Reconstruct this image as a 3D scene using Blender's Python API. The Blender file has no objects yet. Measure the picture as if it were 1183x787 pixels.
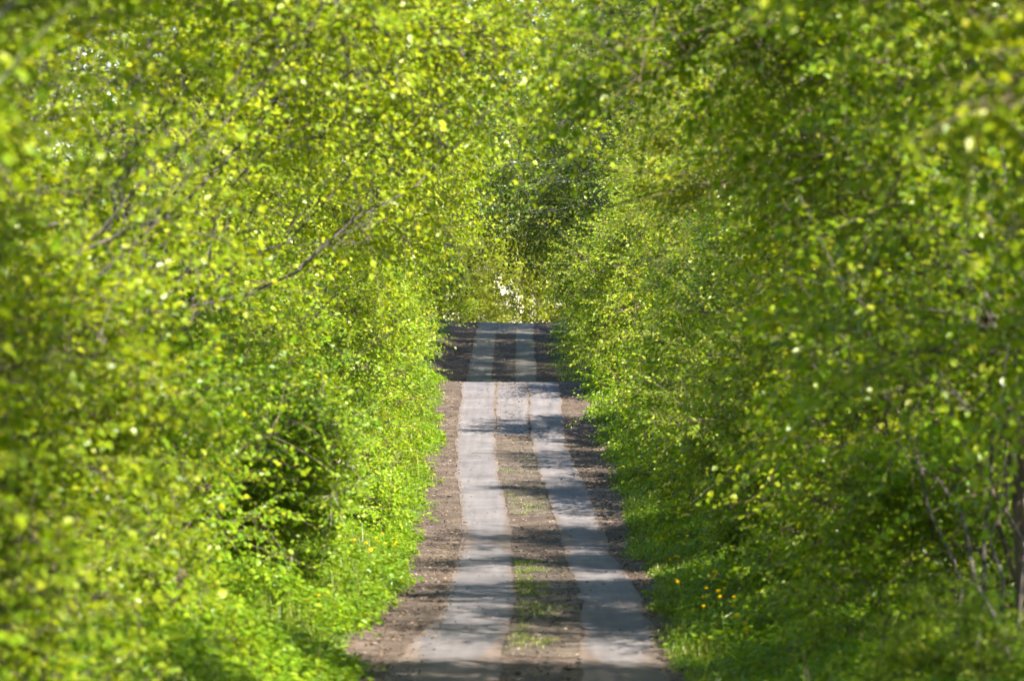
import bpy, math, random
import numpy as np
from mathutils import Vector, Matrix

R = np.random.default_rng(7)
random.seed(7)
sc = bpy.context.scene
COL = sc.collection
CAM_Z = 1.7

# ------------------------------------------------------------------ lane profile
PT = np.array([(-40, -1.2), (0, -1.7), (15, -2.5), (30, -3.35), (45, -3.85), (52, -3.92), (61, -3.74), (70, -3.85),
               (80, -4.02), (87, -3.93), (95, -3.44), (112, -2.66), (122, -1.75), (126.5, -1.22), (130, -1.30), (136, -1.95),
               (150, -2.5), (162, -2.3), (175, -1.62), (190, -0.85), (205, 0.02), (209.5, 0.25), (213, 0.36), (219, 0.86), (223, 0.90),
               (232, 0.2), (250, -1.4), (290, -3.0), (400, -4.5), (3000, -9)])
_ys = np.arange(-40, 420, 0.25)
_z = np.interp(_ys, PT[:, 0], PT[:, 1])
_k = np.exp(-0.5 * (np.arange(-12, 13) * 0.25 / 0.8) ** 2); _k /= _k.sum()
_z = np.convolve(np.pad(_z, 12, mode='edge'), _k, mode='valid')
CT = np.array([(-40, 0.1), (30, .2), (52, .35), (61, .52), (87, .48), (100, .2), (112, .03), (127, 0), (150, -.2), (175, -.36), (219, -.28), (300, -.2), (3000, 0)])

def prof(y):
    y = np.asarray(y, float)
    return np.where(y < 415, np.interp(y, _ys, _z), np.interp(y, PT[:, 0], PT[:, 1])) + CAM_Z

def cen(y):
    return np.interp(y, CT[:, 0], CT[:, 1])

def vnoise(x, y, s, seed=0):
    """cheap smooth value noise"""
    x = np.asarray(x, float) / s; y = np.asarray(y, float) / s
    xi = np.floor(x); yi = np.floor(y); fx = x - xi; fy = y - yi
    fx = fx * fx * (3 - 2 * fx); fy = fy * fy * (3 - 2 * fy)
    def h(a, b):
        v = np.sin(a * 127.1 + b * 311.7 + seed * 74.7) * 43758.5453
        return v - np.floor(v)
    return (h(xi, yi) * (1 - fx) * (1 - fy) + h(xi + 1, yi) * fx * (1 - fy) + h(xi, yi + 1) * (1 - fx) * fy + h(xi + 1, yi + 1) * fx * fy)

def edges(y):
    """left / right edge of the bare dirt, from the lane centre"""
    l = np.interp(y, [0, 50, 61, 87, 112, 130, 160, 175, 225], [-2.3, -2.35, -2.3, -2.5, -2.15, -2.2, -2.8, -3.0, -2.9])
    r = np.interp(y, [0, 50, 61, 87, 112, 130, 160, 175, 225], [1.75, 1.8, 1.75, 1.95, 2.15, 2.2, 2.3, 2.3, 2.2])
    n1 = (vnoise(y, y * 0 + 3, 2.3, 1) - .5) * .45 + (vnoise(y, y * 0 + 9, 7.0, 2) - .5) * .5
    n2 = (vnoise(y, y * 0 + 3, 2.3, 5) - .5) * .45 + (vnoise(y, y * 0 + 9, 7.0, 6) - .5) * .5
    return l + n1, r + n2

def ground(x, y):
    x = np.asarray(x, float); y = np.asarray(y, float)
    u = x - cen(y)
    a = np.abs(u)
    bank = np.clip((a - 2.1) / 2.4, 0, 1); bank = bank * bank * (3 - 2 * bank)
    h = prof(y) + bank * np.where(u < 0, .38, .5)
    h = h + np.clip((a - 2.2) / 1.5, 0, 1) * (vnoise(x, y, 1.7, 11) - .5) * .25
    h = h + (vnoise(x, y, .9, 12) - .5) * .035
    far = np.clip((a - 30) / 200, 0, 1)
    return h - far * 3.0

# ------------------------------------------------------------------ mesh helpers
def np_mesh(name, V, quads, mat_idx=None, smooth=False):
    V = np.asarray(V, np.float32); Q = np.asarray(quads, np.int32)
    me = bpy.data.meshes.new(name)
    me.vertices.add(len(V)); me.vertices.foreach_set('co', V.ravel())
    n = len(Q); k = Q.shape[1]
    me.loops.add(n * k); me.loops.foreach_set('vertex_index', Q.ravel())
    me.polygons.add(n)
    me.polygons.foreach_set('loop_start', np.arange(0, n * k, k, dtype=np.int32))
    if mat_idx is not None:
        me.polygons.foreach_set('material_index', np.asarray(mat_idx, np.int32))
    me.polygons.foreach_set('use_smooth', np.full(n, smooth, bool))
    me.update(calc_edges=True); me.validate()
    return me

def link(name, me, parent=None, mats=()):
    o = bpy.data.objects.new(name, me); COL.objects.link(o)
    if parent: o.parent = parent
    for m in mats:
        if m and m.name not in [k.name for k in me.materials if k]: me.materials.append(m)
    return o

def tag(o, label=None, cat=None, group=None, kind=None):
    if label: o['label'] = label
    if cat: o['category'] = cat
    if group: o['group'] = group
    if kind: o['kind'] = kind
    return o

def empty(name, loc=(0, 0, 0)):
    e = bpy.data.objects.new(name, None); COL.objects.link(e); e.location = loc; e.empty_display_size = .3
    return e

def copy_tree(o):
    r = o.copy(); COL.objects.link(r)
    for ch in o.children:
        c = ch.copy(); COL.objects.link(c); c.parent = r
    return r

def nrm(a):
    return a / np.maximum(np.linalg.norm(a, axis=-1, keepdims=True), 1e-9)

class Tubes:
    def __init__(s): s.V = []; s.Q = []; s.n = 0
    def add(s, P, rad, sides=5):
        P = np.asarray(P, float); rad = np.asarray(rad, float); n = len(P)
        T = nrm(np.gradient(P, axis=0))
        ref = np.array([0.31, 0.2, 0.93]) if abs(T[:, 2]).mean() < .8 else np.array([1, .1, .05])
        A = nrm(np.cross(T, ref)); B = np.cross(T, A)
        ang = np.linspace(0, 2 * math.pi, sides, endpoint=False)
        ring = P[:, None] + rad[:, None, None] * (A[:, None] * np.cos(ang)[None, :, None] + B[:, None] * np.sin(ang)[None, :, None])
        s.V.append(ring.reshape(-1, 3))
        i = np.arange(n - 1)[:, None] * sides; j = np.arange(sides)[None]; j2 = (j + 1) % sides
        q = np.stack([i + j, i + j2, i + sides + j2, i + sides + j], -1).reshape(-1, 4) + s.n
        s.Q.append(q); s.n += n * sides
    def arrays(s):
        return np.concatenate(s.V), np.concatenate(s.Q)
    def mesh(s, name, smooth=True):
        V, Q = s.arrays(); return np_mesh(name, V, Q, smooth=smooth)

def curve(a, b, bend, n=7, wob=0.0, rng=R):
    a = np.asarray(a, float); b = np.asarray(b, float); bend = np.asarray(bend, float)
    t = np.linspace(0, 1, n)[:, None]
    P = a * (1 - t) + b * t + bend * (4 * t * (1 - t))
    if wob: P[1:-1] += rng.normal(0, wob, (n - 2, 3))
    return P

# leaf outline: base, r1, r2, tip, l2, l1 ; folded along the midrib
def leaves_mesh_arrays(pos, axis, normal, length, width, fold=.22, curl=.12):
    n = len(pos)
    axis = nrm(axis); side = nrm(np.cross(normal, axis)); nor = np.cross(axis, side)
    L = length[:, None]; W = width[:, None]
    b = pos; t = pos + axis * L - nor * L * curl
    def p(u, w, s):
        return pos + axis * L * u + side * W * w * s + nor * (W * w * fold - L * curl * u * u)
    r1 = p(.30, .5, 1); r2 = p(.70, .36, 1); l1 = p(.30, .5, -1); l2 = p(.70, .36, -1)
    V = np.stack([b, r1, r2, t, l2, l1], 1).reshape(-1, 3)
    o = (np.arange(n) * 6)[:, None]
    Q = np.concatenate([o + np.array([[0, 1, 2, 3]]), o + np.array([[0, 3, 4, 5]])], 0)
    return V, Q

# ------------------------------------------------------------------ materials
def newmat(name):
    m = bpy.data.materials.new(name); m.use_nodes = True
    nt = m.node_tree; nt.nodes.clear()
    return m, nt, nt.nodes, nt.links

def leaf_mat(name, cols, trans=.5, tcol=None, rough=.38, spec=.4, hue_var=1.0):
    """cols: list of (pos, rgb) ramp picked at random per leaf"""
    m, nt, N, L = newmat(name)
    out = N.new('ShaderNodeOutputMaterial'); geo = N.new('ShaderNodeNewGeometry')
    ramp = N.new('ShaderNodeValToRGB'); e = ramp.color_ramp.elements
    while len(e) > 1: e.remove(e[-1])
    e[0].position = cols[0][0]; e[0].color = (*cols[0][1], 1)
    for p, c in cols[1:]:
        x = e.new(p); x.color = (*c, 1)
    L.new(geo.outputs['Random Per Island'], ramp.inputs[0])
    pr = N.new('ShaderNodeBsdfPrincipled')
    pr.inputs['Roughness'].default_value = rough
    pr.inputs['Specular IOR Level'].default_value = spec
    oi = N.new('ShaderNodeObjectInfo'); hs = N.new('ShaderNodeHueSaturation')
    mh = N.new('ShaderNodeMapRange'); mh.inputs[3].default_value = .5 - .012 * hue_var; mh.inputs[4].default_value = .5 + .015 * hue_var
    L.new(oi.outputs['Random'], mh.inputs[0]); L.new(mh.outputs[0], hs.inputs['Hue'])
    m7 = N.new('ShaderNodeMath'); m7.operation = 'MULTIPLY'; m7.inputs[1].default_value = 7.31; L.new(oi.outputs['Random'], m7.inputs[0])
    fr = N.new('ShaderNodeMath'); fr.operation = 'FRACT'; L.new(m7.outputs[0], fr.inputs[0])
    mv = N.new('ShaderNodeMapRange'); mv.inputs[3].default_value = 1 - .16 * hue_var; mv.inputs[4].default_value = 1 + .16 * hue_var
    L.new(fr.outputs[0], mv.inputs[0]); L.new(mv.outputs[0], hs.inputs['Value']); L.new(ramp.outputs[0], hs.inputs['Color'])
    ramp = hs
    L.new(ramp.outputs[0], pr.inputs['Base Color'])
    tr = N.new('ShaderNodeBsdfTranslucent')
    mul = N.new('ShaderNodeMix'); mul.data_type = 'RGBA'; mul.blend_type = 'MULTIPLY'; mul.inputs[0].default_value = 1
    L.new(ramp.outputs[0], mul.inputs[6]); mul.inputs[7].default_value = (*(tcol or (2.0, 1.75, .5)), 1)
    L.new(mul.outputs[2], tr.inputs['Color'])
    mx = N.new('ShaderNodeMixShader'); mx.inputs[0].default_value = trans
    L.new(pr.outputs[0], mx.inputs[1]); L.new(tr.outputs[0], mx.inputs[2]); L.new(mx.outputs[0], out.inputs[0])
    return m

def bark_mat(name, c1, c2, scale=14):
    m, nt, N, L = newmat(name)
    out = N.new('ShaderNodeOutputMaterial'); pr = N.new('ShaderNodeBsdfPrincipled'); pr.inputs['Roughness'].default_value = .85
    tc = N.new('ShaderNodeTexCoord'); mp = N.new('ShaderNodeMapping'); mp.inputs['Scale'].default_value = (1, 1, .22)
    L.new(tc.outputs['Object'], mp.inputs[0])
    no = N.new('ShaderNodeTexNoise'); no.inputs['Scale'].default_value = scale; no.inputs['Detail'].default_value = 6
    L.new(mp.outputs[0], no.inputs[0])
    r = N.new('ShaderNodeValToRGB'); r.color_ramp.elements[0].position = .35; r.color_ramp.elements[1].position = .7
    r.color_ramp.elements[0].color = (*c1, 1); r.color_ramp.elements[1].color = (*c2, 1)
    L.new(no.outputs[0], r.inputs[0]); L.new(r.outputs[0], pr.inputs['Base Color'])
    b = N.new('ShaderNodeBump'); b.inputs['Strength'].default_value = .5; b.inputs['Distance'].default_value = .02
    L.new(no.outputs[0], b.inputs['Height']); L.new(b.outputs[0], pr.inputs['Normal'])
    L.new(pr.outputs[0], out.inputs[0])
    return m

def soil_mat(name, stops, scale=2.0, bump=.6, dist=.03, fine=45, speck=None, rough=.95):
    m, nt, N, L = newmat(name)
    out = N.new('ShaderNodeOutputMaterial'); pr = N.new('ShaderNodeBsdfPrincipled'); pr.inputs['Roughness'].default_value = rough
    pr.inputs['Specular IOR Level'].default_value = .2
    tc = N.new('ShaderNodeTexCoord')
    a = N.new('ShaderNodeTexNoise'); a.inputs['Scale'].default_value = scale; a.inputs['Detail'].default_value = 9; a.inputs['Roughness'].default_value = .68
    L.new(tc.outputs['Object'], a.inputs[0])
    r = N.new('ShaderNodeValToRGB'); e = r.color_ramp.elements
    e[0].position = stops[0][0]; e[0].color = (*stops[0][1], 1); e[1].position = stops[-1][0]; e[1].color = (*stops[-1][1], 1)
    for p, c in stops[1:-1]:
        x = e.new(p); x.color = (*c, 1)
    L.new(a.outputs[0], r.inputs[0])
    f = N.new('ShaderNodeTexNoise'); f.inputs['Scale'].default_value = fine; f.inputs['Detail'].default_value = 4
    L.new(tc.outputs['Object'], f.inputs[0])
    mr = N.new('ShaderNodeMapRange'); mr.inputs[1].default_value = .3; mr.inputs[2].default_value = .7; mr.inputs[3].default_value = .6; mr.inputs[4].default_value = 1.35
    L.new(f.outputs[0], mr.inputs[0])
    mu = N.new('ShaderNodeMix'); mu.data_type = 'RGBA'; mu.blend_type = 'MULTIPLY'; mu.inputs[0].default_value = 1
    L.new(r.outputs[0], mu.inputs[6]); L.new(mr.outputs[0], mu.inputs[7])
    L.new(mu.outputs[2], pr.inputs['Base Color'])
    ad = N.new('ShaderNodeMath'); ad.operation = 'MULTIPLY_ADD'; ad.inputs[1].default_value = .5
    L.new(f.outputs[0], ad.inputs[0]); L.new(a.outputs[0], ad.inputs[2])
    b = N.new('ShaderNodeBump'); b.inputs['Strength'].default_value = bump; b.inputs['Distance'].default_value = dist
    L.new(ad.outputs[0], b.inputs['Height']); L.new(b.outputs[0], pr.inputs['Normal'])
    L.new(pr.outputs[0], out.inputs[0])
    return m

M = {}
# young spring foliage
M['lime_leaf'] = leaf_mat('lime_leaf', [(0, (.113, .187, .006)), (.35, (.171, .247, .006)), (.75, (.232, .290, .008)), (1, (.310, .335, .012))], .54, rough=.38)
M['hazel_leaf'] = leaf_mat('hazel_leaf', [(0, (.095, .176, .006)), (.5, (.155, .240, .007)), (1, (.255, .300, .011))], .52, rough=.37)
M['thorn_leaf'] = leaf_mat('thorn_leaf', [(0, (.092, .165, .006)), (.5, (.160, .232, .007)), (.85, (.235, .290, .012)), (1, (.33, .335, .025))], .52, rough=.40)
M['maple_leaf'] = leaf_mat('maple_leaf', [(0, (.100, .164, .006)), (.5, (.168, .235, .007)), (.9, (.252, .290, .010)), (1, (.31, .30, .03))], .58, rough=.36)
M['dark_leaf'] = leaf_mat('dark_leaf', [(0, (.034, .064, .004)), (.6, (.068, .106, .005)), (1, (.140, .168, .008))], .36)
M['olive_leaf'] = leaf_mat('olive_leaf', [(0, (.115, .160, .009)), (.5, (.180, .220, .011)), (1, (.265, .285, .018))], .5)
M['herb_leaf'] = leaf_mat('herb_leaf', [(0, (.070, .140, .007)), (.5, (.110, .185, .008)), (1, (.200, .250, .011))], .45, tcol=(1.9, 1.75, .6))
M['grass_blade'] = leaf_mat('grass_blade', [(0, (.065, .095, .010)), (.6, (.105, .140, .014)), (.9, (.18, .20, .03)), (1, (.30, .26, .10))], .35, tcol=(1.8, 1.6, .5))
M['dry_leaf'] = leaf_mat('dry_leaf', [(0, (.06, .04, .024)), (.6, (.11, .075, .047)), (1, (.20, .145, .10))], .12, tcol=(1, .8, .5), rough=.7, spec=.2, hue_var=0)
M['petal'] = leaf_mat('petal', [(0, (.85, .60, .006)), (1, (.88, .70, .01))], .3, tcol=(1, .95, .4), rough=.8, spec=.1, hue_var=0)
M['bark_grey'] = bark_mat('bark_grey', (.028, .023, .020), (.080, .068, .058))
M['bark_pale'] = bark_mat('bark_pale', (.13, .105, .085), (.30, .255, .215))
M['bark_brown'] = bark_mat('bark_brown', (.040, .026, .019), (.125, .088, .066))
M['bark_dark'] = bark_mat('bark_dark', (.035, .033, .036), (.085, .08, .085))
M['dirt'] = soil_mat('dirt', [(.28, (.030, .022, .017)), (.48, (.066, .048, .038)), (.62, (.108, .080, .065)), (.8, (.17, .132, .112))], 1.3, .9, .04, 38)
M['middle'] = soil_mat('middle', [(.28, (.034, .027, .020)), (.5, (.072, .056, .044)), (.75, (.14, .112, .092))], 2.4, 1.0, .05, 30)
M['turf'] = soil_mat('turf', [(.3, (.035, .045, .016)), (.5, (.055, .075, .022)), (.75, (.085, .095, .035))], 1.2, .8, .05, 25)
M['pebble'] = leaf_mat('pebble', [(0, (.05, .04, .032)), (.5, (.10, .08, .067)), (1, (.19, .16, .14))], 0.0, rough=.9, spec=.2, hue_var=0)

def concrete_mat():
    m, nt, N, L = newmat('concrete')
    out = N.new('ShaderNodeOutputMaterial'); pr = N.new('ShaderNodeBsdfPrincipled'); pr.inputs['Roughness'].default_value = .88
    pr.inputs['Specular IOR Level'].default_value = .25
    tc = N.new('ShaderNodeTexCoord')
    a = N.new('ShaderNodeTexNoise'); a.inputs['Scale'].default_value = .8; a.inputs['Detail'].default_value = 8; a.inputs['Roughness'].default_value = .65
    L.new(tc.outputs['Object'], a.inputs[0])
    r = N.new('ShaderNodeValToRGB'); e = r.color_ramp.elements
    e[0].position = .3; e[0].color = (.078, .071, .075, 1); e[1].position = .72; e[1].color = (.146, .134, .140, 1)
    L.new(a.outputs[0], r.inputs[0])
    # dust drifts of the shoulder's soil
    d = N.new('ShaderNodeTexNoise'); d.inputs['Scale'].default_value = 1.7; d.inputs['Detail'].default_value = 7; d.inputs['Roughness'].default_value = .7
    L.new(tc.outputs['Object'], d.inputs[0])
    dr = N.new('ShaderNodeMapRange'); dr.inputs[1].default_value = .5; dr.inputs[2].default_value = .72; dr.inputs[3].default_value = 0; dr.inputs[4].default_value = .6
    L.new(d.outputs[0], dr.inputs[0])
    at = N.new('ShaderNodeAttribute'); at.attribute_name = 'dust'
    g = N.new('ShaderNodeTexNoise'); g.inputs['Scale'].default_value = 7; g.inputs['Detail'].default_value = 8; g.inputs['Roughness'].default_value = .75
    L.new(tc.outputs['Object'], g.inputs[0])
    sm = N.new('ShaderNodeMath'); sm.operation = 'MULTIPLY_ADD'; sm.inputs[1].default_value = 1.7; L.new(g.outputs[0], sm.inputs[0]); L.new(at.outputs['Fac'], sm.inputs[2])
    er = N.new('ShaderNodeMapRange'); er.inputs[1].default_value = .90; er.inputs[2].default_value = 1.18; er.inputs[3].default_value = 0; er.inputs[4].default_value = .9
    L.new(sm.outputs[0], er.inputs[0])
    xx = N.new('ShaderNodeMath'); xx.operation = 'MAXIMUM'; L.new(dr.outputs[0], xx.inputs[0]); L.new(er.outputs[0], xx.inputs[1])
    mx = N.new('ShaderNodeMix'); mx.data_type = 'RGBA'
    L.new(xx.outputs[0], mx.inputs[0]); L.new(r.outputs[0], mx.inputs[6]); mx.inputs[7].default_value = (.105, .077, .061, 1)
    mp = N.new('ShaderNodeMapping'); mp.inputs['Scale'].default_value = (5.5, .22, 1); L.new(tc.outputs['Object'], mp.inputs[0])
    st = N.new('ShaderNodeTexNoise'); st.inputs['Scale'].default_value = 1; st.inputs['Detail'].default_value = 5; L.new(mp.outputs[0], st.inputs[0])
    sr = N.new('ShaderNodeMapRange'); sr.inputs[1].default_value = .3; sr.inputs[2].default_value = .7; sr.inputs[3].default_value = .80; sr.inputs[4].default_value = 1.12
    L.new(st.outputs[0], sr.inputs[0])
    sx = N.new('ShaderNodeSeparateXYZ'); L.new(tc.outputs['Object'], sx.inputs[0])
    jn = N.new('ShaderNodeMath'); jn.operation = 'MULTIPLY_ADD'; jn.inputs[1].default_value = .12; L.new(g.outputs[0], jn.inputs[0]); L.new(sx.outputs['Y'], jn.inputs[2])
    j1 = N.new('ShaderNodeMath'); j1.operation = 'MODULO'; j1.inputs[1].default_value = 3.0; L.new(jn.outputs[0], j1.inputs[0])
    j2 = N.new('ShaderNodeMapRange'); j2.inputs[1].default_value = .05; j2.inputs[2].default_value = .09; j2.inputs[3].default_value = .68; j2.inputs[4].default_value = 1; L.new(j1.outputs[0], j2.inputs[0])
    j3 = N.new('ShaderNodeMath'); j3.operation = 'MULTIPLY'; L.new(j2.outputs[0], j3.inputs[0]); L.new(sr.outputs[0], j3.inputs[1])
    ms = N.new('ShaderNodeMix'); ms.data_type = 'RGBA'; ms.blend_type = 'MULTIPLY'; ms.inputs[0].default_value = 1
    ma = N.new('ShaderNodeAttribute'); ma.attribute_name = 'canopy_light_tint'; mm = N.new('ShaderNodeMix'); mm.data_type = 'RGBA'
    L.new(ma.outputs['Fac'], mm.inputs[0]); L.new(mx.outputs[2], mm.inputs[6]); mm.inputs[7].default_value = (.150, .138, .090, 1); mx = mm  # mixes the painted olive canopy light into the concrete colour
    L.new(mx.outputs[2], ms.inputs[6]); L.new(j3.outputs[0], ms.inputs[7]); mx = ms
    f = N.new('ShaderNodeTexNoise'); f.inputs['Scale'].default_value = 60; f.inputs['Detail'].default_value = 3
    L.new(tc.outputs['Object'], f.inputs[0])
    mr = N.new('ShaderNodeMapRange'); mr.inputs[1].default_value = .3; mr.inputs[2].default_value = .7; mr.inputs[3].default_value = .8; mr.inputs[4].default_value = 1.15
    L.new(f.outputs[0], mr.inputs[0])
    mu = N.new('ShaderNodeMix'); mu.data_type = 'RGBA'; mu.blend_type = 'MULTIPLY'; mu.inputs[0].default_value = 1
    L.new(mx.outputs[2], mu.inputs[6]); L.new(mr.outputs[0], mu.inputs[7]); L.new(mu.outputs[2], pr.inputs['Base Color'])
    b = N.new('ShaderNodeBump'); b.inputs['Strength'].default_value = .35; b.inputs['Distance'].default_value = .01
    L.new(f.outputs[0], b.inputs['Height']); L.new(b.outputs[0], pr.inputs['Normal'])
    L.new(pr.outputs[0], out.inputs[0])
    return m
M['concrete'] = concrete_mat()

# ------------------------------------------------------------------ ground, lane, strips
def sheet(name, xs_of_y, ys, mat, lift, kind='structure'):
    ys = np.asarray(ys, float)
    X = np.stack([xs_of_y(y) for y in ys]); Y = np.repeat(ys[:, None], X.shape[1], 1)
    Z = ground(X, Y) + lift(X, Y)
    V = np.stack([X, Y, Z], -1).reshape(-1, 3); nx = X.shape[1]
    i = np.arange(len(ys) - 1)[:, None] * nx; j = np.arange(nx - 1)[None]
    Q = np.stack([i + j, i + j + 1, i + nx + j + 1, i + nx + j], -1).reshape(-1, 4)
    me = np_mesh(name, V, Q, smooth=True)
    if mat is M['concrete']:
        t = np.linspace(-1, 1, nx)[None] + 0 * Y
        dust = -.35 + np.clip((np.abs(t) - .3) / .7, 0, 1) ** 1.5 * .72 + .55 * np.exp(-((Y - 85) / 3.2) ** 2) + .9 * np.clip((55 - Y) / 5, 0, 1)
        canopy_light_tint = np.clip((Y - 140) / 10, 0, 1) * .45  # green light under the far canopy, painted into the strips as olive
        at = me.attributes.new('canopy_light_tint', 'FLOAT', 'POINT'); at.data.foreach_set('value', canopy_light_tint.astype(np.float32).ravel())
        at = me.attributes.new('dust', 'FLOAT', 'POINT'); at.data.foreach_set('value', dust.astype(np.float32).ravel())
    o = link(name, me, None, [mat])
    tag(o, kind=kind)
    return o

gx = np.concatenate([[-1500, -700, -300, -140, -70, -40, -25, -16, -11, -8], np.arange(-6.5, 6.6, .25), [8, 11, 16, 25, 40, 70, 140, 300, 700, 1500]])
gy = np.concatenate([[-900, -400, -150, -60], np.arange(-30, 232, .6), np.arange(234, 300, 3), [320, 360, 400, 500, 700, 1100, 1800, 2800]])
sheet('ground', lambda y: gx + cen(y), gy, M['turf'], lambda x, y: 0 * x)

ly = np.arange(-20, 260, .3)
def lane_xs(y):
    l, r = edges(np.array([y])); t = np.linspace(0, 1, 20)
    return float(cen(y)) + l[0] * (1 - t) + r[0] * t
sheet('dirt_lane', lane_xs, ly, M['dirt'], lambda x, y: 0 * x + .012)

S_IN, S_OUT = .48, 1.38
def strip(side, y0, y1, lift=.024):
    def xs(y):
        wob = (vnoise(np.array([y]), np.array([side * 7.]), .9, 21)[0] - .5) * .10
        wob2 = (vnoise(np.array([y]), np.array([side * 5.]), 1.4, 22)[0] - .5) * .12 - .12 * max(0, (vnoise(np.array([y]), np.array([side * 3.]), 3.0, 23)[0] - .6)) * 2.2
        a = S_IN + wob; b = S_OUT + wob2 + (.1 if side < 0 else 0) + .3 * max(0, min(1, (59 - y) / 5)) * (1 if side < 0 else .3)
        t = np.linspace(0, 1, 13)
        u = a * (1 - t) + b * t
        return float(cen(y)) + side * (u if side > 0 else u[::1])
    def lf(x, y): return 0 * x + lift
    o = sheet('concrete_strip', (xs if side > 0 else (lambda y: xs(y)[::-1])), np.arange(y0, y1 + .01, .3), M['concrete'], lf)
    return o
strip(-1, 46, 131); strip(1, 46, 131)
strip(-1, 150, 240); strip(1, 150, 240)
def mid(y0, y1, mat, name, lift):
    def xs(y):
        t = np.linspace(-1, 1, 7); w = .47 + (vnoise(np.array([y]), np.array([4.]), .8, 31)[0] - .5) * .12
        end = min(1, (y - y0) / .8 + .7, (y1 - y) / .8 + .7)
        return float(cen(y)) + t * w * end
    return sheet(name, xs, np.arange(y0, y1 + .01, .3), mat, lambda x, y: 0 * x + lift)
mid(53, 79, M['middle'], 'middle_ridge', .020); mid(91, 113, M['middle'], 'middle_ridge', .020); mid(158, 210, M['middle'], 'middle_ridge', .020)
mid(113.6, 131, M['concrete'], 'concrete_infill', .020); mid(211, 240, M['concrete'], 'concrete_infill', .020)

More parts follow.
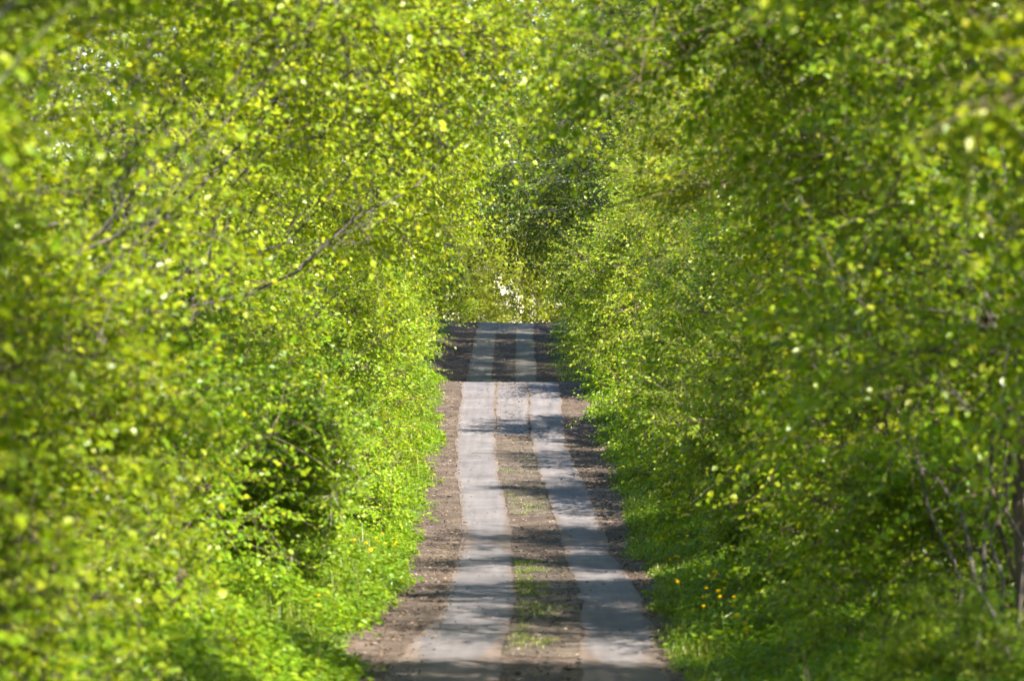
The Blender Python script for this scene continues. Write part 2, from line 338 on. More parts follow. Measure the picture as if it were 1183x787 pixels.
# ------------------------------------------------------------------ trees and shrubs
def gen_plant(seed, H, lumps, leaf_mat_, bark, leaf_len, n_leaves, trunk_r, base_frac=.35, multi=0, per_spray=18,
              spray_len=.65, cl_sigma=.38, shell=.55, droop=.25, up=.8, lean=(0, 0), aspect=.72, wob=.12, foot=.3, clusters_per_m3=1.0):
    """one plant at the origin: returns (trunk meshes, limb meshes, crown mesh).  lumps: (cx,cy,cz,rx,ry,rz)"""
    rng = np.random.default_rng(seed)
    lumps = np.asarray(lumps, float)
    stems = []; limbs = []
    limb_curves = []
    if not multi:
        top = np.array([lean[0], lean[1], H * .82])
        P = curve((0, 0, -.4), top, (lean[0] * -.25, lean[1] * -.25, 0), 12, wob, rng)
        tr = Tubes(); rad = trunk_r * np.linspace(1, .14, 12) ** .9; rad[0] *= 1.5; rad[1] *= 1.15
        tr.add(P, rad, 9); stems.append(tr)
        for lp in lumps:
            c = lp[:3]
            f = np.clip(base_frac * .75 + .55 * max(0, (c[2] / H - base_frac)), .12, .8) * 11
            i = int(f); s = P[i] * (1 - (f - i)) + P[min(i + 1, 11)] * (f - i)
            d = c - s; bend = np.array([0, 0, -.10 * np.linalg.norm(d[:2])])
            tip = c + d / max(np.linalg.norm(d), .1) * lp[3:].mean() * .55
            C = curve(s, tip, bend + rng.normal(0, .22, 3) * np.linalg.norm(d) * .35, 9, wob * .9, rng)
            r0 = trunk_r * (.17 - .07 * f / 11)
            limb_curves.append((C, r0 * np.linspace(1, .18, 9)))
    else:
        for k, lp in enumerate(lumps):
            c = lp[:3]; a = rng.uniform(0, 2 * math.pi)
            s = np.array([math.cos(a) * foot * rng.uniform(.2, 1), math.sin(a) * foot * rng.uniform(.2, 1), -.35])
            s[:2] += c[:2] * .08
            d = c - s; tip = c + d / np.linalg.norm(d) * lp[5] * .6
            bend = np.array([-d[0] * .16, -d[1] * .16, .05 * d[2]])
            C = curve(s, tip, bend, 12, wob * .7, rng)
            limb_curves.append((C, trunk_r * rng.uniform(.7, 1.1) * np.linspace(1, .14, 12)))
    vol = (lumps[:, 3] * lumps[:, 4] * lumps[:, 5]); share = vol ** .8 / (vol ** .8).sum()
    LP, LA, LN, LL = [], [], [], []
    twig = Tubes()
    n_spr = int(n_leaves / per_spray)
    for li, lp in enumerate(lumps):
        C, rad = limb_curves[li]
        tb = Tubes(); tb.add(C, rad, 7 if rad[0] > .05 else 5)
        m = max(6, int(n_spr * share[li] / 11))
        d = nrm(rng.normal(size=(m, 3))); d[:, 2] = np.where(d[:, 2] < -.55, -d[:, 2], d[:, 2])
        rr = shell + (1.05 - shell) * rng.random((m, 1)) ** .6
        ctr = lp[:3] + d * rr * lp[3:]
        if not multi:                                  # foliage along the limb itself
            e_ = C[rng.integers(4, 8, 4)] + rng.normal(0, .35, (4, 3)) * (H / 9.5)
            ctr = np.concatenate([ctr, e_]); d = np.concatenate([d, nrm(rng.normal(size=(4, 3)) + [0, 0, .3])])
        for c_, dd in zip(ctr, d):
            # branch from the nearest lower point of the limb out to the cluster
            dist = np.linalg.norm(C - c_, axis=1) + np.clip(C[:, 2] - c_[2], 0, 9) * .8
            dist[:2 if not multi else 4] += 3
            i = int(np.argmin(dist)); s = C[i]
            v = c_ - s; ln = np.linalg.norm(v)
            B = curve(s, c_ + v / max(ln, .1) * .15, np.array([0, 0, -.06 * ln]) + rng.normal(0, .05, 3), 6, .03, rng)
            rb = min(rad[i] * .55, .010 + .011 * ln)
            tb.add(B, rb * np.linspace(1, .3, 6) + .002, 4)
            k = max(4, int(rng.normal(11, 3)))
            st = B[rng.integers(2, 6, k)] + rng.normal(0, .03, (k, 3))
            sp = c_ + rng.normal(0, cl_sigma, (k, 3))
            sd = nrm(nrm(sp - s) * .9 + dd * .5 + rng.normal(0, .55, (k, 3)) + np.array([0, 0, -.1]))
            for q in range(k):
                L0 = spray_len * rng.uniform(.6, 1.25)
                e = sp[q] + sd[q] * L0
                w = curve(st[q], e, np.array([0, 0, .10 * L0]), 4)
                twig.add(w, np.array([.0055, .0045, .0032, .0015]), 3)
                t = (np.arange(per_spray) + rng.random(per_spray)) / per_spray
                t = .25 + .75 * t
                pos = w[0] * (1 - t[:, None]) + e * t[:, None] + np.array([0, 0, 1.]) * (.10 * L0 * 4 * t * (1 - t))[:, None]
                hz = nrm(np.cross(sd[q], [0, 0, 1]) + 1e-4)
                sg = np.where(np.arange(per_spray) % 2 == 0, 1, -1)[:, None]
                pos = pos + hz * sg * rng.uniform(0, .10, (per_spray, 1)) * (leaf_len / .06) + rng.normal(0, .02, (per_spray, 3))
                ax = sd[q] * .75 + hz * sg * .8 + np.array([0, 0, -droop]) + rng.normal(0, .35, (per_spray, 3))
                no = np.array([0, 0, up]) + rng.normal(0, .5, (per_spray, 3)) + dd * .55 + sd[q] * .1
                LP.append(pos); LA.append(ax); LN.append(no); LL.append(leaf_len * rng.uniform(.6, 1.2, per_spray))
        limbs.append(tb)
    LP = np.concatenate(LP); LA = np.concatenate(LA); LN = np.concatenate(LN); LL = np.concatenate(LL)
    V, Q = leaves_mesh_arrays(LP, LA, LN, LL, LL * aspect)
    V2, Q2 = twig.arrays()
    mi = np.concatenate([np.zeros(len(Q), int), np.ones(len(Q2), int)])
    me = np_mesh('crown', np.concatenate([V, V2]), np.concatenate([Q, Q2 + len(V)]), mi)
    me.materials.append(leaf_mat_); me.materials.append(bark)
    tm = [t.mesh('trunk') for t in stems]; lm = [t.mesh('limb') for t in limbs]
    for x in tm + lm: x.materials.append(bark)
    return tm, lm, me

def rand_lumps(seed, n, R_, z0, z1, r, zs=.8, jitter=.35, core=True, vault=0):
    """lumps on a rounded crown: ring radius R_, heights z0..z1"""
    rng = np.random.default_rng(seed); out = []
    for k in range(n):
        t = (k + .5) / n; z = z0 + (z1 - z0) * t
        prof_ = math.sin(math.pi * min(1, .22 + .70 * t)) ** .7
        a = k * 2.39996 + rng.normal(0, .25)
        rr = R_ * prof_ * rng.uniform(.75, 1.05)
        s = r * rng.uniform(1 - jitter, 1 + jitter)
        x_ = math.cos(a) * rr; y_ = math.sin(a) * rr
        if vault and x_ > .25 * R_:                    # crown lifted over the lane and reaching out
            z = max(z, vault + .25 * s + rng.uniform(0, .3) * (z1 - vault)); x_ *= 1.22
        out.append((x_, y_, z, s, s, s * zs))
    if core: out.append((0, 0, z1, r, r, r * .8))
    return out

KIND = {}
def kind(key, name, cat, seeds, **kw):
    lst = []
    for s in seeds:
        lk = dict(kw); n, R_, z0, z1, r = lk.pop('L')
        lst.append(gen_plant(s, lk.pop('H'), rand_lumps(s, n, R_, z0, z1, r, lk.pop('zs', .8), vault=lk.pop('vault', 0)), **lk))
    KIND[key] = (name, cat, lst, {})

kind('lime', 'lime_tree', 'tree', (1, 2, 21), H=9.5, vault=6.1, L=(16, 3.2, 1.8, 8.2, 1.6), leaf_mat_=M['lime_leaf'], bark=M['bark_grey'], leaf_len=.076, n_leaves=47000, trunk_r=.16, aspect=.80, spray_len=.75, up=.6, cl_sigma=.32)
kind('hazel', 'hazel_bush', 'shrub', (3, 4), H=5, L=(10, 1.7, 1.0, 4.2, 1.05), multi=1, leaf_mat_=M['hazel_leaf'], bark=M['bark_brown'], leaf_len=.082, n_leaves=19000, trunk_r=.04, aspect=.82, spray_len=.5, up=.6, cl_sigma=.3)
kind('thorn', 'hawthorn_bush', 'shrub', (5, 6), H=6.5, L=(14, 1.9, 1.0, 5.6, 1.25), multi=1, leaf_mat_=M['thorn_leaf'], bark=M['bark_brown'], leaf_len=.080, n_leaves=34000, trunk_r=.05, aspect=.75, spray_len=.45, cl_sigma=.3, up=.6)
kind('maple', 'maple_tree', 'tree', (7, 8), H=9, vault=5.9, L=(15, 2.9, 2.2, 7.4, 1.5), leaf_mat_=M['maple_leaf'], bark=M['bark_brown'], leaf_len=.082, n_leaves=34000, trunk_r=.13, aspect=.85, spray_len=.7, cl_sigma=.32)
kind('thicket', 'thicket_bush', 'shrub', (9, 10), H=5, L=(12, 1.8, 1.0, 4.6, 1.1), multi=1, leaf_mat_=M['maple_leaf'], bark=M['bark_brown'], leaf_len=.085, n_leaves=19000, trunk_r=.045, aspect=.8, spray_len=.55, foot=.7)
kind('low', 'low_bush', 'shrub', (11, 12), H=2, L=(8, .95, .35, 1.5, .62), multi=1, leaf_mat_=M['hazel_leaf'], bark=M['bark_brown'], leaf_len=.07, n_leaves=8500, trunk_r=.022, aspect=.72, spray_len=.38, cl_sigma=.2)
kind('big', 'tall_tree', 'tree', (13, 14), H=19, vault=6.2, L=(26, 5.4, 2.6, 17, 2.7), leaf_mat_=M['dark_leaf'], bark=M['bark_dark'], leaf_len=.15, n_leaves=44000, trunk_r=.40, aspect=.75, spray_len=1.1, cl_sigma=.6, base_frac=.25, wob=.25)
kind('oak', 'spreading_oak', 'tree', (15, 16), H=12, L=(18, 4.6, 2.2, 10.5, 2.1), leaf_mat_=M['olive_leaf'], bark=M['bark_dark'], leaf_len=.15, n_leaves=34000, trunk_r=.3, aspect=.7, spray_len=.9, cl_sigma=.45, base_frac=.2, wob=.2)

kind('ash', 'slender_ash', 'tree', (41, 42), H=10.5, vault=6.6, L=(11, 2.6, 4.2, 9.2, 1.35), leaf_mat_=M['maple_leaf'], bark=M['bark_grey'], leaf_len=.085, n_leaves=10500, trunk_r=.12, aspect=.6, spray_len=.75)
kind('stool', 'coppice_stool', 'shrub', (51,), H=5.4, L=(12, 1.7, 2.3, 5.0, 1.0), multi=1, leaf_mat_=M['maple_leaf'], bark=M['bark_grey'], leaf_len=.08, n_leaves=15000, trunk_r=.03, wob=.07, aspect=.8, spray_len=.55, foot=.75)
kind('sapling', 'sapling', 'tree', (31,), H=2.6, L=(6, .5, 1.3, 2.3, .34), leaf_mat_=M['thorn_leaf'], bark=M['bark_pale'], leaf_len=.06, n_leaves=1500, trunk_r=.028, aspect=.75, spray_len=.3, cl_sigma=.15, wob=.04)
ROOTS = []
def plant(key, v, x, y, s, rot, label, group, tilt=0, sz=None, dz=0.0):
    """tilt: degrees leaned towards the lane"""
    name, cat, lst, protos = KIND[key]; v = v % len(lst)
    if v not in protos:
        r = empty(name); tm, lm, cr = lst[v]
        for t in tm: link('trunk', t, r)
        for l in lm: link('limb' if tm else 'stem', l, r)
        link('crown', cr, r)
        protos[v] = r
    else:
        r = copy_tree(protos[v])
    r.location = (x, y, float(ground(x, y)) - .02 + dz)
    side = 1 if x > 0 else -1
    if key in ('lime', 'maple', 'big', 'ash'): rot = (180 if x > 0 else 0) + ((rot * 7) % 61 - 30)
    Rz = Matrix.Rotation(math.radians(rot), 4, 'Z'); Rt = Matrix.Rotation(math.radians(-tilt * side), 4, 'Y')
    r.rotation_euler = (Rt @ Rz).to_euler(); r.scale = (s, s, sz or s)
    if key in ('hazel', 'thorn', 'thicket', 'low') and y < 222:         # stand it so that its inner face keeps clear of the dirt
        me = [c for c in r.children if c.name.startswith('crown')][0].data
        co = np.empty(len(me.vertices) * 3, np.float32); me.vertices.foreach_get('co', co); co = co.reshape(-1, 3)[::5]
        Mr = np.array(r.rotation_euler.to_matrix()) * s; wv = co @ Mr.T
        wv = wv[wv[:, 2] < 3.6]; q = np.quantile(-side * wv[:, 0], .985)
        if side < 0: f = np.interp(y, [20, 70, 82, 128, 160, 210], [3.3, 3.1, 2.6, 2.5, 2.6, 2.9])
        else: f = np.interp(y, [20, 50, 58, 66, 80, 128, 160, 210], [2.9, 2.6, 2.25, 2.0, 1.95, 1.95, 2.1, 2.0])
        if key == 'low' and side < 0: f -= .25
        if key == 'thicket' and y < 30: f += .9
        r.location.x = float(cen(y)) + side * (f + q)
        r.location.z = float(ground(r.location.x, y)) - .05
    tag(r, label, cat, group)
    ROOTS.append(r)
    return r

GL, GR, GF = 'trees and bushes along the left side of the lane', 'trees and bushes along the right side of the lane', 'tall trees at the far end of the lane'
exec_list = [
 # kind, variant, x, y, scale, rot, tilt, label, group
 # ---- left
 ('lime', 0, -5.4, 24.5, .95, 10, 6, 'bright lime tree with blurred branches cut by the left edge', GL),
 ('lime', 1, -6.2, 30, 1.0, 80, 5, 'sunlit lime tree with dark slanting limbs, second in the left row', GL),
 ('lime', 0, -6.0, 40, 1.05, 190, 5, 'yellow green lime tree at the upper left, third in the left row', GL),
 ('lime', 2, -5.5, 52, 1.1, 250, 6, 'lime tree whose bright sprays reach furthest over the lane', GL),
 ('lime', 0, -6.2, 64, 1.0, 300, 5, 'lime tree just behind the one reaching furthest over the lane', GL),
 ('lime', 2, -6.2, 78, .95, 20, 6, 'sixth lime tree in the left row, above the tall grass tuft', GL),
 ('lime', 0, -6.4, 94, .95, 130, 5, 'seventh lime tree in the left row, beside the rising lane', GL),
 ('lime', 1, -6.6, 112, .95, 200, 5, 'last lime tree in the left row before the nearer crest', GL),
 ('hazel', 0, -5.55, 24, .95, 0, 0, 'nearest leafy hazel bush at the lower left corner', GL),
 ('hazel', 1, -5.65, 30.5, 1.0, 60, 0, 'glossy hazel bush under the second left lime tree', GL),
 ('hazel', 0, -5.75, 37.5, 1.0, 140, 0, 'third hazel bush from the left edge, pale glinting leaves', GL),
 ('hazel', 1, -5.75, 45, 1.0, 200, 0, 'hazel bush above the bright herbs at the lower left', GL),
 ('hazel', 0, -5.65, 53, .95, 260, 0, 'hazel bush beside the near ends of the concrete strips', GL),
 ('hazel', 1, -5.0, 58, .85, 150, 0, 'small hazel bush just behind the thin pale sapling', GL),
 ('thorn', 0, -5.95, 62, .85, 30, 0, 'fine leaved hawthorn bush behind the thin pale sapling', GL),
 ('hazel', 1, -5.85, 72, 1.0, 320, 0, 'hazel bush rising behind the tall grass tuft', GL),
 ('thorn', 1, -5.65, 83, .9, 100, 0, 'left hawthorn bush level with the dusty crossing', GL),
 ('hazel', 0, -5.45, 95, 1.05, 20, 0, 'hazel bush left of the grassy middle of the rising lane', GL),
 ('thorn', 0, -5.65, 107, .9, 170, 0, 'hawthorn bush on the left just below the nearer crest', GL),
 ('hazel', 1, -5.35, 120, 1.0, 90, 0, 'hazel bush at the left shoulder of the nearer crest', GL),
 ('hazel', 0, -5.40, 134, 1.15, 210, 0, 'hazel bush just over the nearer crest on the left', GL),
 ('thorn', 1, -6.00, 150, 1.0, 300, 0, 'left hawthorn bush in the dip between the two crests', GL),
 ('lime', 0, -7.5, 165, 1.1, 40, 4, 'lime tree left of the shaded far slope', GL),
 ('hazel', 1, -6.00, 178, 1.25, 120, 0, 'hazel bush at the foot of the shaded far slope, left', GL),
 ('thorn', 0, -6.20, 194, 1.0, 60, 0, 'left hawthorn bush halfway up the shaded far slope', GL),
 ('hazel', 0, -6.00, 211, 1.2, 10, 0, 'hazel bush at the left end of the far crest', GL),
 ('sapling', 0, -3.35, 57, 1.0, 40, 3, 'thin sapling with a pale bare stem on the left verge', GL),
 ('thorn', 1, -6.0, 226, 1.0, 20, 0, 'hawthorn bush just past the far crest on the left', GL),
 ('hazel', 1, -5.4, 238, 1.3, 90, 0, 'hazel bush low behind the far crest, left end of the lane', GL),
 # ---- right
 ('maple', 0, 5.4, 26.5, .95, 0, 6, 'nearest maple tree, large blurred leaves, cut by the right edge', GR),
 ('maple', 1, 5.2, 31, 1.05, 120, 5, 'blurred maple tree overhanging at the upper right, second in the right row', GR),
 ('maple', 0, 4.68, 41.5, 1.0, 200, 5, 'third maple tree in the right row, above the dandelions', GR),
 ('maple', 1, 6.2, 56, .9, 290, 6, 'fourth maple tree in the right row, behind the hawthorn hedge front', GR),
 ('maple', 0, 6.6, 70, .9, 70, 4, 'fifth maple tree in the right row, beyond the dandelions', GR),
 ('maple', 1, 8.2, 122, 1.0, 220, 3, 'slender maple tree right of the nearer crest', GR),
  ('ash', 0, 5.9, 57, .95, 20, 3, 'thin crowned ash rising behind the first right hawthorn', GR),
 ('ash', 1, 5.6, 49.5, .95, 90, 3, 'thin crowned ash over the near ends of the concrete strips', GR),
 ('ash', 0, 5.7, 67, 1.0, 170, 3, 'thin crowned ash behind the second right hawthorn', GR),
 ('ash', 1, 6.0, 76, 1.0, 60, 3, 'thin crowned ash behind the third right hawthorn, over the dusty crossing', GR),
 ('ash', 0, 7.4, 88, 1.0, 130, 3, 'thin crowned ash behind the tall sunlit right hawthorn', GR),
 ('big', 1, 14.5, 84, .7, 100, 0, 'broad dark tree glimpsed behind the upper right maples', GR),
 ('big', 0, 15, 112, .75, 40, 0, 'broad dark tree glimpsed above the right hawthorn row', GR),
 ('big', 0, -15, 66, .72, 30, 0, 'broad dark tree glimpsed through the upper left limes', GL),
 ('big', 1, -15, 120, .8, 70, 0, 'broad dark tree glimpsed above the last left limes', GL),
 ('stool', 0, 4.35, 39.5, 1.0, 0, 0, 'open stool of bare brown stems in a dark hollow at the lower right', GR),
 ('thicket', 0, 3.55, 26, 1.0, 0, 0, 'leafy thicket bush closest to the camera, cut by the right edge', GR),
 ('hazel', 1, 4.15, 45.5, .95, 190, 0, 'shaded hazel bush behind the densest dandelions', GR),
 ('thicket', 1, 4.15, 53, 1.1, 250, 0, 'thicket bush at the right of the near concrete strips', GR),
 ('thorn', 0, 4.65, 61, .85, 320, 0, 'right hawthorn bush nearest to the camera', GR),
 ('thorn', 1, 4.55, 70, .9, 20, 0, 'second hawthorn bush in the right row', GR),
 ('thorn', 0, 4.55, 80, 1.0, 90, 0, 'third hawthorn bush on the right, by the dusty crossing', GR),
 ('thorn', 1, 4.55, 90, 1.05, 150, 0, 'tall sunlit hawthorn bush on the right, fourth in its row', GR),
 ('thorn', 0, 4.65, 100, 1.1, 230, 0, 'brightest hawthorn bush on the right, top catching full sun', GR),
 ('thorn', 1, 4.55, 110, 1.05, 300, 0, 'hawthorn bush on the right beside the slabbed rise', GR),
 ('thorn', 0, 4.45, 121, 1.0, 10, 0, 'hawthorn bush at the right shoulder of the nearer crest', GR),
 ('thorn', 1, 4.60, 135, .95, 80, 0, 'hawthorn bush just over the nearer crest on the right', GR),
 ('thorn', 0, 4.80, 152, 1.0, 170, 0, 'right hawthorn bush in the dip between the two crests', GR),
 ('hazel', 1, 4.40, 170, 1.2, 240, 0, 'dark hazel bush at the foot of the shaded far slope, right', GR),
 ('hazel', 0, 4.40, 186, 1.2, 10, 0, 'shadowed hazel bush halfway up the far slope, right', GR),
 ('hazel', 1, 4.20, 203, 1.2, 100, 0, 'hazel bush crowding the right end of the far crest', GR),
 # ---- far
 ('ash', 0, 6.0, 158, 1.3, 40, 3, 'thin crowned ash right of the dip between the two crests', GF),
 ('ash', 1, 5.8, 171, 1.3, 100, 3, 'thin crowned ash in front of the tall dark trees above the far slope', GF),
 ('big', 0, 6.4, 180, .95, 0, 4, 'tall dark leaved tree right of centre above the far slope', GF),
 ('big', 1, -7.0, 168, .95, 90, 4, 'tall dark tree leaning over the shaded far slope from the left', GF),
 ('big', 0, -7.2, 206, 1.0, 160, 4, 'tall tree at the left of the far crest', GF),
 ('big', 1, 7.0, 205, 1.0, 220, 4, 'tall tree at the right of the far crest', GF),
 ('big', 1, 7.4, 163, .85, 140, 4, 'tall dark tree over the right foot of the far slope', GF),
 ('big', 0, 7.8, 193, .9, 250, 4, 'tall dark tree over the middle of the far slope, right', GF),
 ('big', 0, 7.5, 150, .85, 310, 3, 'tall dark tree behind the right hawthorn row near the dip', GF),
 ('oak', 0, -6.5, 243, 1.0, 20, 6, 'olive yellow oak just beyond the far crest on the left', GF),
 ('oak', 1, 4.6, 250, 1.0, 130, 6, 'olive yellow oak just beyond the far crest on the right', GF),
 ('oak', 1, -4.5, 275, 1.0, 250, 0, 'hazy yellow oak closing the lane against the sky', GF),
 ('oak', 0, 1.2, 268, 1.0, 80, 0, 'most distant yellow oak, glimpsed low through the opening above the far crest', GF),
 ('hazel', 0, -1.4, 288, 1.25, 50, 0, 'bright bush far beyond the crest, seen in the small opening above the lane', GL),
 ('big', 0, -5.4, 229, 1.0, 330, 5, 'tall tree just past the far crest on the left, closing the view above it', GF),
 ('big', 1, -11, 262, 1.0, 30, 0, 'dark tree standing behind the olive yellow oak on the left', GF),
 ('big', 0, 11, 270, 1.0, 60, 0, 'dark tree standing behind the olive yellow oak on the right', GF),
]
for (k, v, x, y, s, rot, tilt, label, group) in exec_list:
    plant(k, v, x + float(cen(y)), y, s, rot, label, group, tilt)

low_list = [
 (-4.6, 33, 1.0, 'low bush nearest the lower left corner, in front of the hazels'), (-4.4, 42, .9, 'low bush behind the bright herbs at the lower left'),
 (-4.0, 58, .95, 'low bush at the foot of the thin pale sapling'), (-3.6, 79, 1.0, 'low bush behind the herbs, level with the left end of the dusty crossing'),
 (-3.5, 100, 1.0, 'low bush by the bright herb bank on the rising lane, left'), (-3.4, 114, 1.1, 'dark low bush at the left below the nearer crest'),
 (3.3, 47, 1.0, 'low bush above and behind all the right verge dandelions'), (4.3, 36.5, .55, 'small low bush in front of the bare brown stems'), (3.2, 53, .9, 'low bush right behind the frontmost right dandelions'),
 (3.2, 60, 1.0, 'low bush on the right verge beside the near concrete strip'),
 (3.2, 73, 1.1, 'low bush on the right opposite the tall grass tuft'), (3.2, 86, 1.1, 'low bush on the right at the dusty crossing'),
 (3.2, 98, 1.2, 'low bush under the brightest right hawthorn'), (3.3, 110, 1.2, 'low bush on the right by the slabbed rise'),
 (3.2, 123, 1.2, 'low bush crowding the right shoulder of the nearer crest')]
for i, (x, y, s, lab) in enumerate(low_list):
    plant('low', i, x + float(cen(y)), y, s, i * 77, lab, 'low bushes on the verges')

# ------------------------------------------------------------------ verge herbs (uncountable)
def herbs(name, u0, u1, y0, y1, per_m2, hmax, side, leaf=.095, seed=3):
    rng = np.random.default_rng(seed)
    n = int((u1 - u0) * (y1 - y0) * per_m2)
    u = rng.uniform(u0, u1, n); y = rng.uniform(y0, y1, n)
    el, er = edges(y)
    lim = -el if side < 0 else er
    d = u - lim + rng.normal(0, .12, n)                 # distance behind the dirt edge
    cl = vnoise(u * side, y, .8, 41) * .6 + vnoise(u * side, y, 2.6, 42) * .6
    keep = (d > 0) & (cl > .38)
    u, y, d, cl = u[keep], y[keep], d[keep], cl[keep]
    x = u * side + cen(y)
    h = hmax * np.clip(.25 + d * .7, 0, 1) * (.02 + cl * 1.05) * rng.uniform(.75, 1.05, len(u))
    g = ground(x, y)
    P = np.stack([x, y, g + h], -1)
    k = 5
    PP = np.repeat(P, k, 0); m = len(PP)
    a = rng.uniform(0, 2 * math.pi, m)
    ax = np.stack([np.cos(a), np.sin(a), rng.normal(-.15, .3, m)], -1)
    PP = PP + ax * np.array([.05, .05, .02]) + np.stack([0 * a, 0 * a, -rng.random(m) * .10], -1)
    no = np.stack([rng.normal(0, .4, m), rng.normal(0, .4, m), np.ones(m)], -1)
    LL = leaf * rng.uniform(.55, 1.2, m)
    V, Q = leaves_mesh_arrays(PP, ax, no, LL, LL * .62)
    # stalks: thin upright slivers
    s = len(P); w = .004
    b = np.stack([x + rng.normal(0, .03, s), y + rng.normal(0, .03, s), g - .02], -1)
    A = rng.uniform(0, math.pi, s); o = np.stack([np.cos(A) * w, np.sin(A) * w, 0 * A], -1)
    V2 = np.stack([b - o, b + o, P + o * .5, P - o * .5], 1).reshape(-1, 3); Q2 = np.arange(s * 4).reshape(-1, 4) + len(V)
    ob = link(name, np_mesh(name, np.concatenate([V, V2]), np.concatenate([Q, Q2])), None, [M['herb_leaf']])
    tag(ob, 'dense green herbs covering the ' + ('left' if side < 0 else 'right') + ' verge between dirt and bushes', 'herbs', None, 'stuff')
herbs('undergrowth', 1.7, 5.0, 18, 135, 85, .85, -1)
herbs('undergrowth', 1.4, 4.8, 18, 135, 95, .62, 1, leaf=.080, seed=4)

def blades(P, h, rng, mat, name, lean=.35, w=.006):
    n = len(P); a = rng.uniform(0, 2 * math.pi, n); l = rng.uniform(.1, 1, n) * lean
    dx = np.stack([np.cos(a), np.sin(a), 0 * a], -1); sx = np.stack([-np.sin(a), np.cos(a), 0 * a], -1)
    H = h[:, None]; up = np.array([0, 0, 1.])
    m1 = P + up * H * .55 + dx * H * .25 * l[:, None]; t = P + up * H * (1 - .3 * l[:, None]) + dx * H * l[:, None]
    V = np.stack([P - sx * w, P + sx * w, m1 + sx * w * .8, m1 - sx * w * .8, t + sx * w * .15, t - sx * w * .15], 1).reshape(-1, 3)
    o = (np.arange(n) * 6)[:, None]
    Q = np.concatenate([o + np.array([[0, 1, 2, 3]]), o + np.array([[3, 2, 4, 5]])])
    return np_mesh(name, V, Q)

def grass(name, fn, n, label, seed, hr, w=.006, y0=22, y1=135):
    rng = np.random.default_rng(seed)
    y = rng.uniform(y0, y1, n); u, keep, hs = fn(y, rng)
    y, u, hs = y[keep], u[keep], hs[keep]; x = u + cen(y)
    P = np.stack([x, y, ground(x, y) + .0], -1)
    h = hs * rng.uniform(hr[0], hr[1], len(y))
    ob = link(name, blades(P, h, rng, None, name, .5, w), None, [M['grass_blade']])
    tag(ob, label, 'grass', None, 'stuff')
def g_right(y, rng):
    l, r = edges(y); d = rng.gamma(1.6, .24, len(y)); u = r + d - .12
    return u, vnoise(u, y, 1.1, 51) > .3, .6 + d * .6
def g_left(y, rng):
    l, r = edges(y); d = rng.gamma(1.4, .22, len(y)); u = l - d + .12
    return u, vnoise(u, y, 1.3, 52) > .45, .6 + d * .5
def g_mid(y, rng):
    u = rng.normal(0, 1, len(y)) * .30 - .12 * (y < 80)
    in_ = ((y > 54) & (y < 78)) | ((y > 91) & (y < 107))
    nz = vnoise(u * 1.5, y, .45, 53) * .55 + vnoise(u, y, 2.5, 54) * .5 + vnoise(u, y, .13, 55) * .3 - .1
    nz = nz + np.where(y < 80, np.clip(-.7 * (u + .05), -.3, .2) , .04) - rng.random(len(y)) * .12
    return u, in_ & (nz > .65) & (abs(u) < .47), np.ones(len(y))
grass('verge_grass', g_right, 13000, 'grass growing along the right edge of the dirt', 61, (.12, .36))
grass('verge_grass', g_left, 9000, 'grass growing along the left edge of the dirt', 62, (.10, .30))
grass('tall_grass', lambda y, rng: ((edges(y)[0] - .2 - rng.gamma(2, .5, len(y))), vnoise(y, y * 0 + 2, 2.2, 71) > .42, np.ones(len(y))), 9000, 'taller grass standing in patches among the left verge herbs', 64, (.35, .8), .006, 30, 128)
_gb = M['grass_blade']; M['grass_blade'] = M['dry_leaf']
grass('dry_stalks', lambda y, rng: (np.where(rng.random(len(y)) < .6, edges(y)[0] - .5 - rng.gamma(2, .5, len(y)), edges(y)[1] + .5 + rng.gamma(2, .4, len(y))), vnoise(y, y * 0 + 2, 1.5, 77) > .4, np.ones(len(y))), 1500, 'dry pale stalks of last year standing among the verge herbs', 66, (.35, .95), .004, 30, 128)
M['grass_blade'] = _gb
grass('middle_grass', g_mid, 24000, 'short grass growing between the two concrete strips', 63, (.02, .075), .007, 52, 112)

# grass tufts: countable, things
def tuft(x, y, n, rad, h, label, mat):
    rng = np.random.default_rng(int(abs(x) * 100 + y))
    z = float(ground(x, y)); P = np.stack([rng.normal(0, rad, n), rng.normal(0, rad, n), np.full(n, -.08)], -1)
    o = link('grass_tuft', blades(P, h * rng.uniform(.6, 1.1, n), rng, None, 'grass_tuft', .55, .007), None, [mat])
    o.location = (x, y, z); tag(o, label, 'grass tuft', 'tall grass tufts on the verges')
tuft(-2.95 , 69, 420, .30, .85, 'tall fresh grass tuft on the left verge', M['grass_blade'])
tuft(3.45, 45, 240, .16, .75, 'tall grass tuft among herbs at the lower right', M['grass_blade'])
tuft(2.35, 52, 90, .12, .45, 'small grass tuft leaning over the right edge of the dirt', M['grass_blade'])

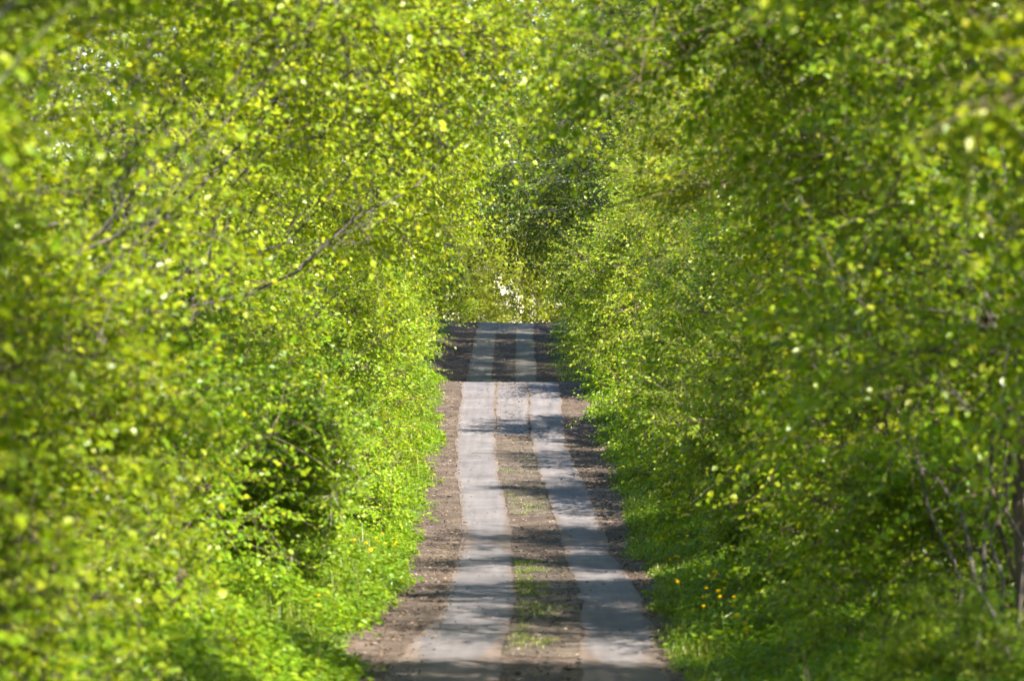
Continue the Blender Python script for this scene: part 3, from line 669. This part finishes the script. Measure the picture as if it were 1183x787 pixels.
# ------------------------------------------------------------------ dandelions
def dandelion_proto():
    r = empty('dandelion')
    t = Tubes(); t.add(np.array([[0, 0, -.36], [.005, 0, .10], [.012, .004, .30], [.012, .008, .415]]), np.array([.004, .0035, .003, .003]), 5)
    link('stem', t.mesh('stem'), r, [M['herb_leaf']])
    n = 46; rng = np.random.default_rng(5); ring = np.repeat([0, 1, 2], [20, 16, 10]); a = np.arange(n) * 2.4
    el = np.array([.15, .6, 1.1])[ring]
    ax = np.stack([np.cos(a) * np.cos(el), np.sin(a) * np.cos(el), np.sin(el)], -1)
    no = np.stack([-np.cos(a) * np.sin(el), -np.sin(a) * np.sin(el), np.cos(el)], -1)
    pos = np.repeat([[.012, .008, .416]], n, 0)
    V, Q = leaves_mesh_arrays(pos, ax, no, np.full(n, .030) * rng.uniform(.9, 1.1, n), np.full(n, .011))
    link('flower_head', np_mesh('flower_head', V, Q), r, [M['petal']])
    k = 7; a = np.arange(k) * .9; ax = np.stack([np.cos(a), np.sin(a), .5 + 0 * a], -1); no = np.stack([-np.cos(a) * .4, -np.sin(a) * .4, 1 + 0 * a], -1)
    V, Q = leaves_mesh_arrays(np.zeros((k, 3)), ax, no, np.full(k, .16), np.full(k, .035), curl=.35)
    link('leaf_rosette', np_mesh('leaf_rosette', V, Q), r, [M['herb_leaf']])
    return r
dp = dandelion_proto(); first = True
rng = np.random.default_rng(9)
spots = []
for k in range(26):
    y = rng.uniform(46, 57) if k < 18 else rng.uniform(57, 68); l, r = edges(np.array([y]))
    spots.append((float(cen(y)) + r[0] + rng.uniform(.12, .7) * (1.0 if k < 18 else .7), y, 'R'))
for k in range(14):
    y = rng.uniform(52, 72); l, r = edges(np.array([y])); spots.append((float(cen(y)) + l[0] - rng.uniform(.05, .5), y, 'L'))
for x, y, s in spots:
    o = dp if first else copy_tree(dp); first = False
    o.location = (x, y, float(ground(x, y)) + rng.uniform(.24, .42)); o.rotation_euler = (rng.normal(0, .25), rng.normal(0, .25), rng.uniform(0, 6)); k = rng.uniform(.8, 1.15); o.scale = (k, k, k)
    if s == 'R': tag(o, 'yellow dandelion in flower on the right verge', 'flower', 'dandelions on the right verge')
    else: tag(o, 'yellow dandelion in flower on the left verge', 'flower', 'dandelions on the left verge')

# ------------------------------------------------------------------ litter and stones on the dirt
rng = np.random.default_rng(17)
def scatter(n, y0, y1, dens):
    y = rng.uniform(y0, y1, n); l, r = edges(y); u = l + (r - l) * rng.random(n)
    a = abs(u); w = dens(u, a, y, l, r)
    k = rng.random(n) < w
    return u[k] + cen(y[k]), y[k]
on_dirt = lambda u, a, y, l, r: np.where((a > S_IN) & (a < S_OUT), .04, np.where(a <= S_IN, .45, .8))
x, y = scatter(40000, 40, 222, on_dirt)
n = len(x); a = rng.uniform(0, 6.28, n)
ax = np.stack([np.cos(a), np.sin(a), rng.normal(.1, .3, n)], -1); no = np.stack([rng.normal(0, .45, n), rng.normal(0, .45, n), np.ones(n)], -1)
LL = rng.uniform(.02, .065, n)
V, Q = leaves_mesh_arrays(np.stack([x, y, ground(x, y) + .035], -1), ax, no, LL, LL * .6, curl=.3)
tag(link('leaf_litter', np_mesh('leaf_litter', V, Q), None, [M['dry_leaf']]), 'dry brown leaf litter scattered over the dirt of the lane', 'leaf litter', None, 'stuff')
x, y = scatter(14000, 44, 222, on_dirt); n = len(x)
base = np.array([[1, 0, 0], [0, 1, 0], [-1, 0, 0], [0, -1, 0], [0, 0, 1], [0, 0, -1]], float)
tri = np.array([[0, 1, 4], [1, 2, 4], [2, 3, 4], [3, 0, 4], [1, 0, 5], [2, 1, 5], [3, 2, 5], [0, 3, 5]])
s = rng.gamma(2.0, .006, n) + .005
V = base[None] * (s[:, None, None] * rng.uniform(.6, 1.3, (n, 6, 1))) * np.array([1.1, 1, .6]); V = V + np.stack([x, y, ground(x, y) + .022 + s * .2], -1)[:, None]
Q = (tri[None] + (np.arange(n) * 6)[:, None, None]).reshape(-1, 3)
tag(link('pebbles', np_mesh('pebbles', V.reshape(-1, 3), Q), None, [M['pebble']]), 'small stones and clods lying on the lane', 'pebbles', None, 'stuff')

# ------------------------------------------------------------------ light, sky, camera
SUN_EL, SUN_AZ = 39, 25          # azimuth: degrees to the right of straight behind the camera
e, a = math.radians(SUN_EL), math.radians(SUN_AZ)
sdir = Vector((math.sin(a) * math.cos(e), -math.cos(a) * math.cos(e), math.sin(e)))
ld = bpy.data.lights.new('sun', 'SUN'); ld.energy = 5.0; ld.angle = math.radians(.5); ld.color = (1, .93, .80)
lo = bpy.data.objects.new('sun', ld); COL.objects.link(lo); lo.rotation_euler = sdir.to_track_quat('Z', 'Y').to_euler(); lo.location = sdir * 100

w = bpy.data.worlds.new('World'); sc.world = w; w.use_nodes = True
nt = w.node_tree; nt.nodes.clear()
sky = nt.nodes.new('ShaderNodeTexSky'); sky.sky_type = 'NISHITA'; sky.sun_disc = False
sky.sun_elevation = e; sky.sun_rotation = math.atan2(sdir.x, sdir.y); sky.air_density = 1.0; sky.dust_density = 0; sky.ozone_density = 1
bg = nt.nodes.new('ShaderNodeBackground'); bg.inputs[1].default_value = .075
wo = nt.nodes.new('ShaderNodeOutputWorld'); nt.links.new(sky.outputs[0], bg.inputs[0]); nt.links.new(bg.outputs[0], wo.inputs[0])

cd = bpy.data.cameras.new('camera'); cam = bpy.data.objects.new('camera', cd); COL.objects.link(cam)
cam.location = (0, 0, CAM_Z); cam.rotation_euler = (math.radians(90), 0, 0)
cd.sensor_width = 36; cd.lens = 152.2; cd.clip_start = .5; cd.clip_end = 6000
cd.dof.use_dof = True; cd.dof.focus_distance = 116; cd.dof.aperture_fstop = 2.6; cd.dof.aperture_blades = 0
sc.camera = cam

sc.view_settings.view_transform = 'Standard'; sc.view_settings.look = 'None'
sc.view_settings.exposure = 2.42; sc.view_settings.gamma = 1
c = sc.cycles
c.max_bounces = 5; c.diffuse_bounces = 3; c.glossy_bounces = 2; c.transmission_bounces = 3; c.transparent_max_bounces = 4
c.use_light_tree = False; c.caustics_reflective = False; c.caustics_refractive = False
c.use_denoising = True; c.denoiser = 'OPENIMAGEDENOISE'; c.denoising_input_passes = 'RGB_ALBEDO_NORMAL'; c.denoising_prefilter = 'ACCURATE'; c.use_adaptive_sampling = True; c.adaptive_threshold = .02
c.sample_clamp_indirect = 6; c.blur_glossy = .5
c.debug_use_spatial_splits = True
sc.render.use_persistent_data = False
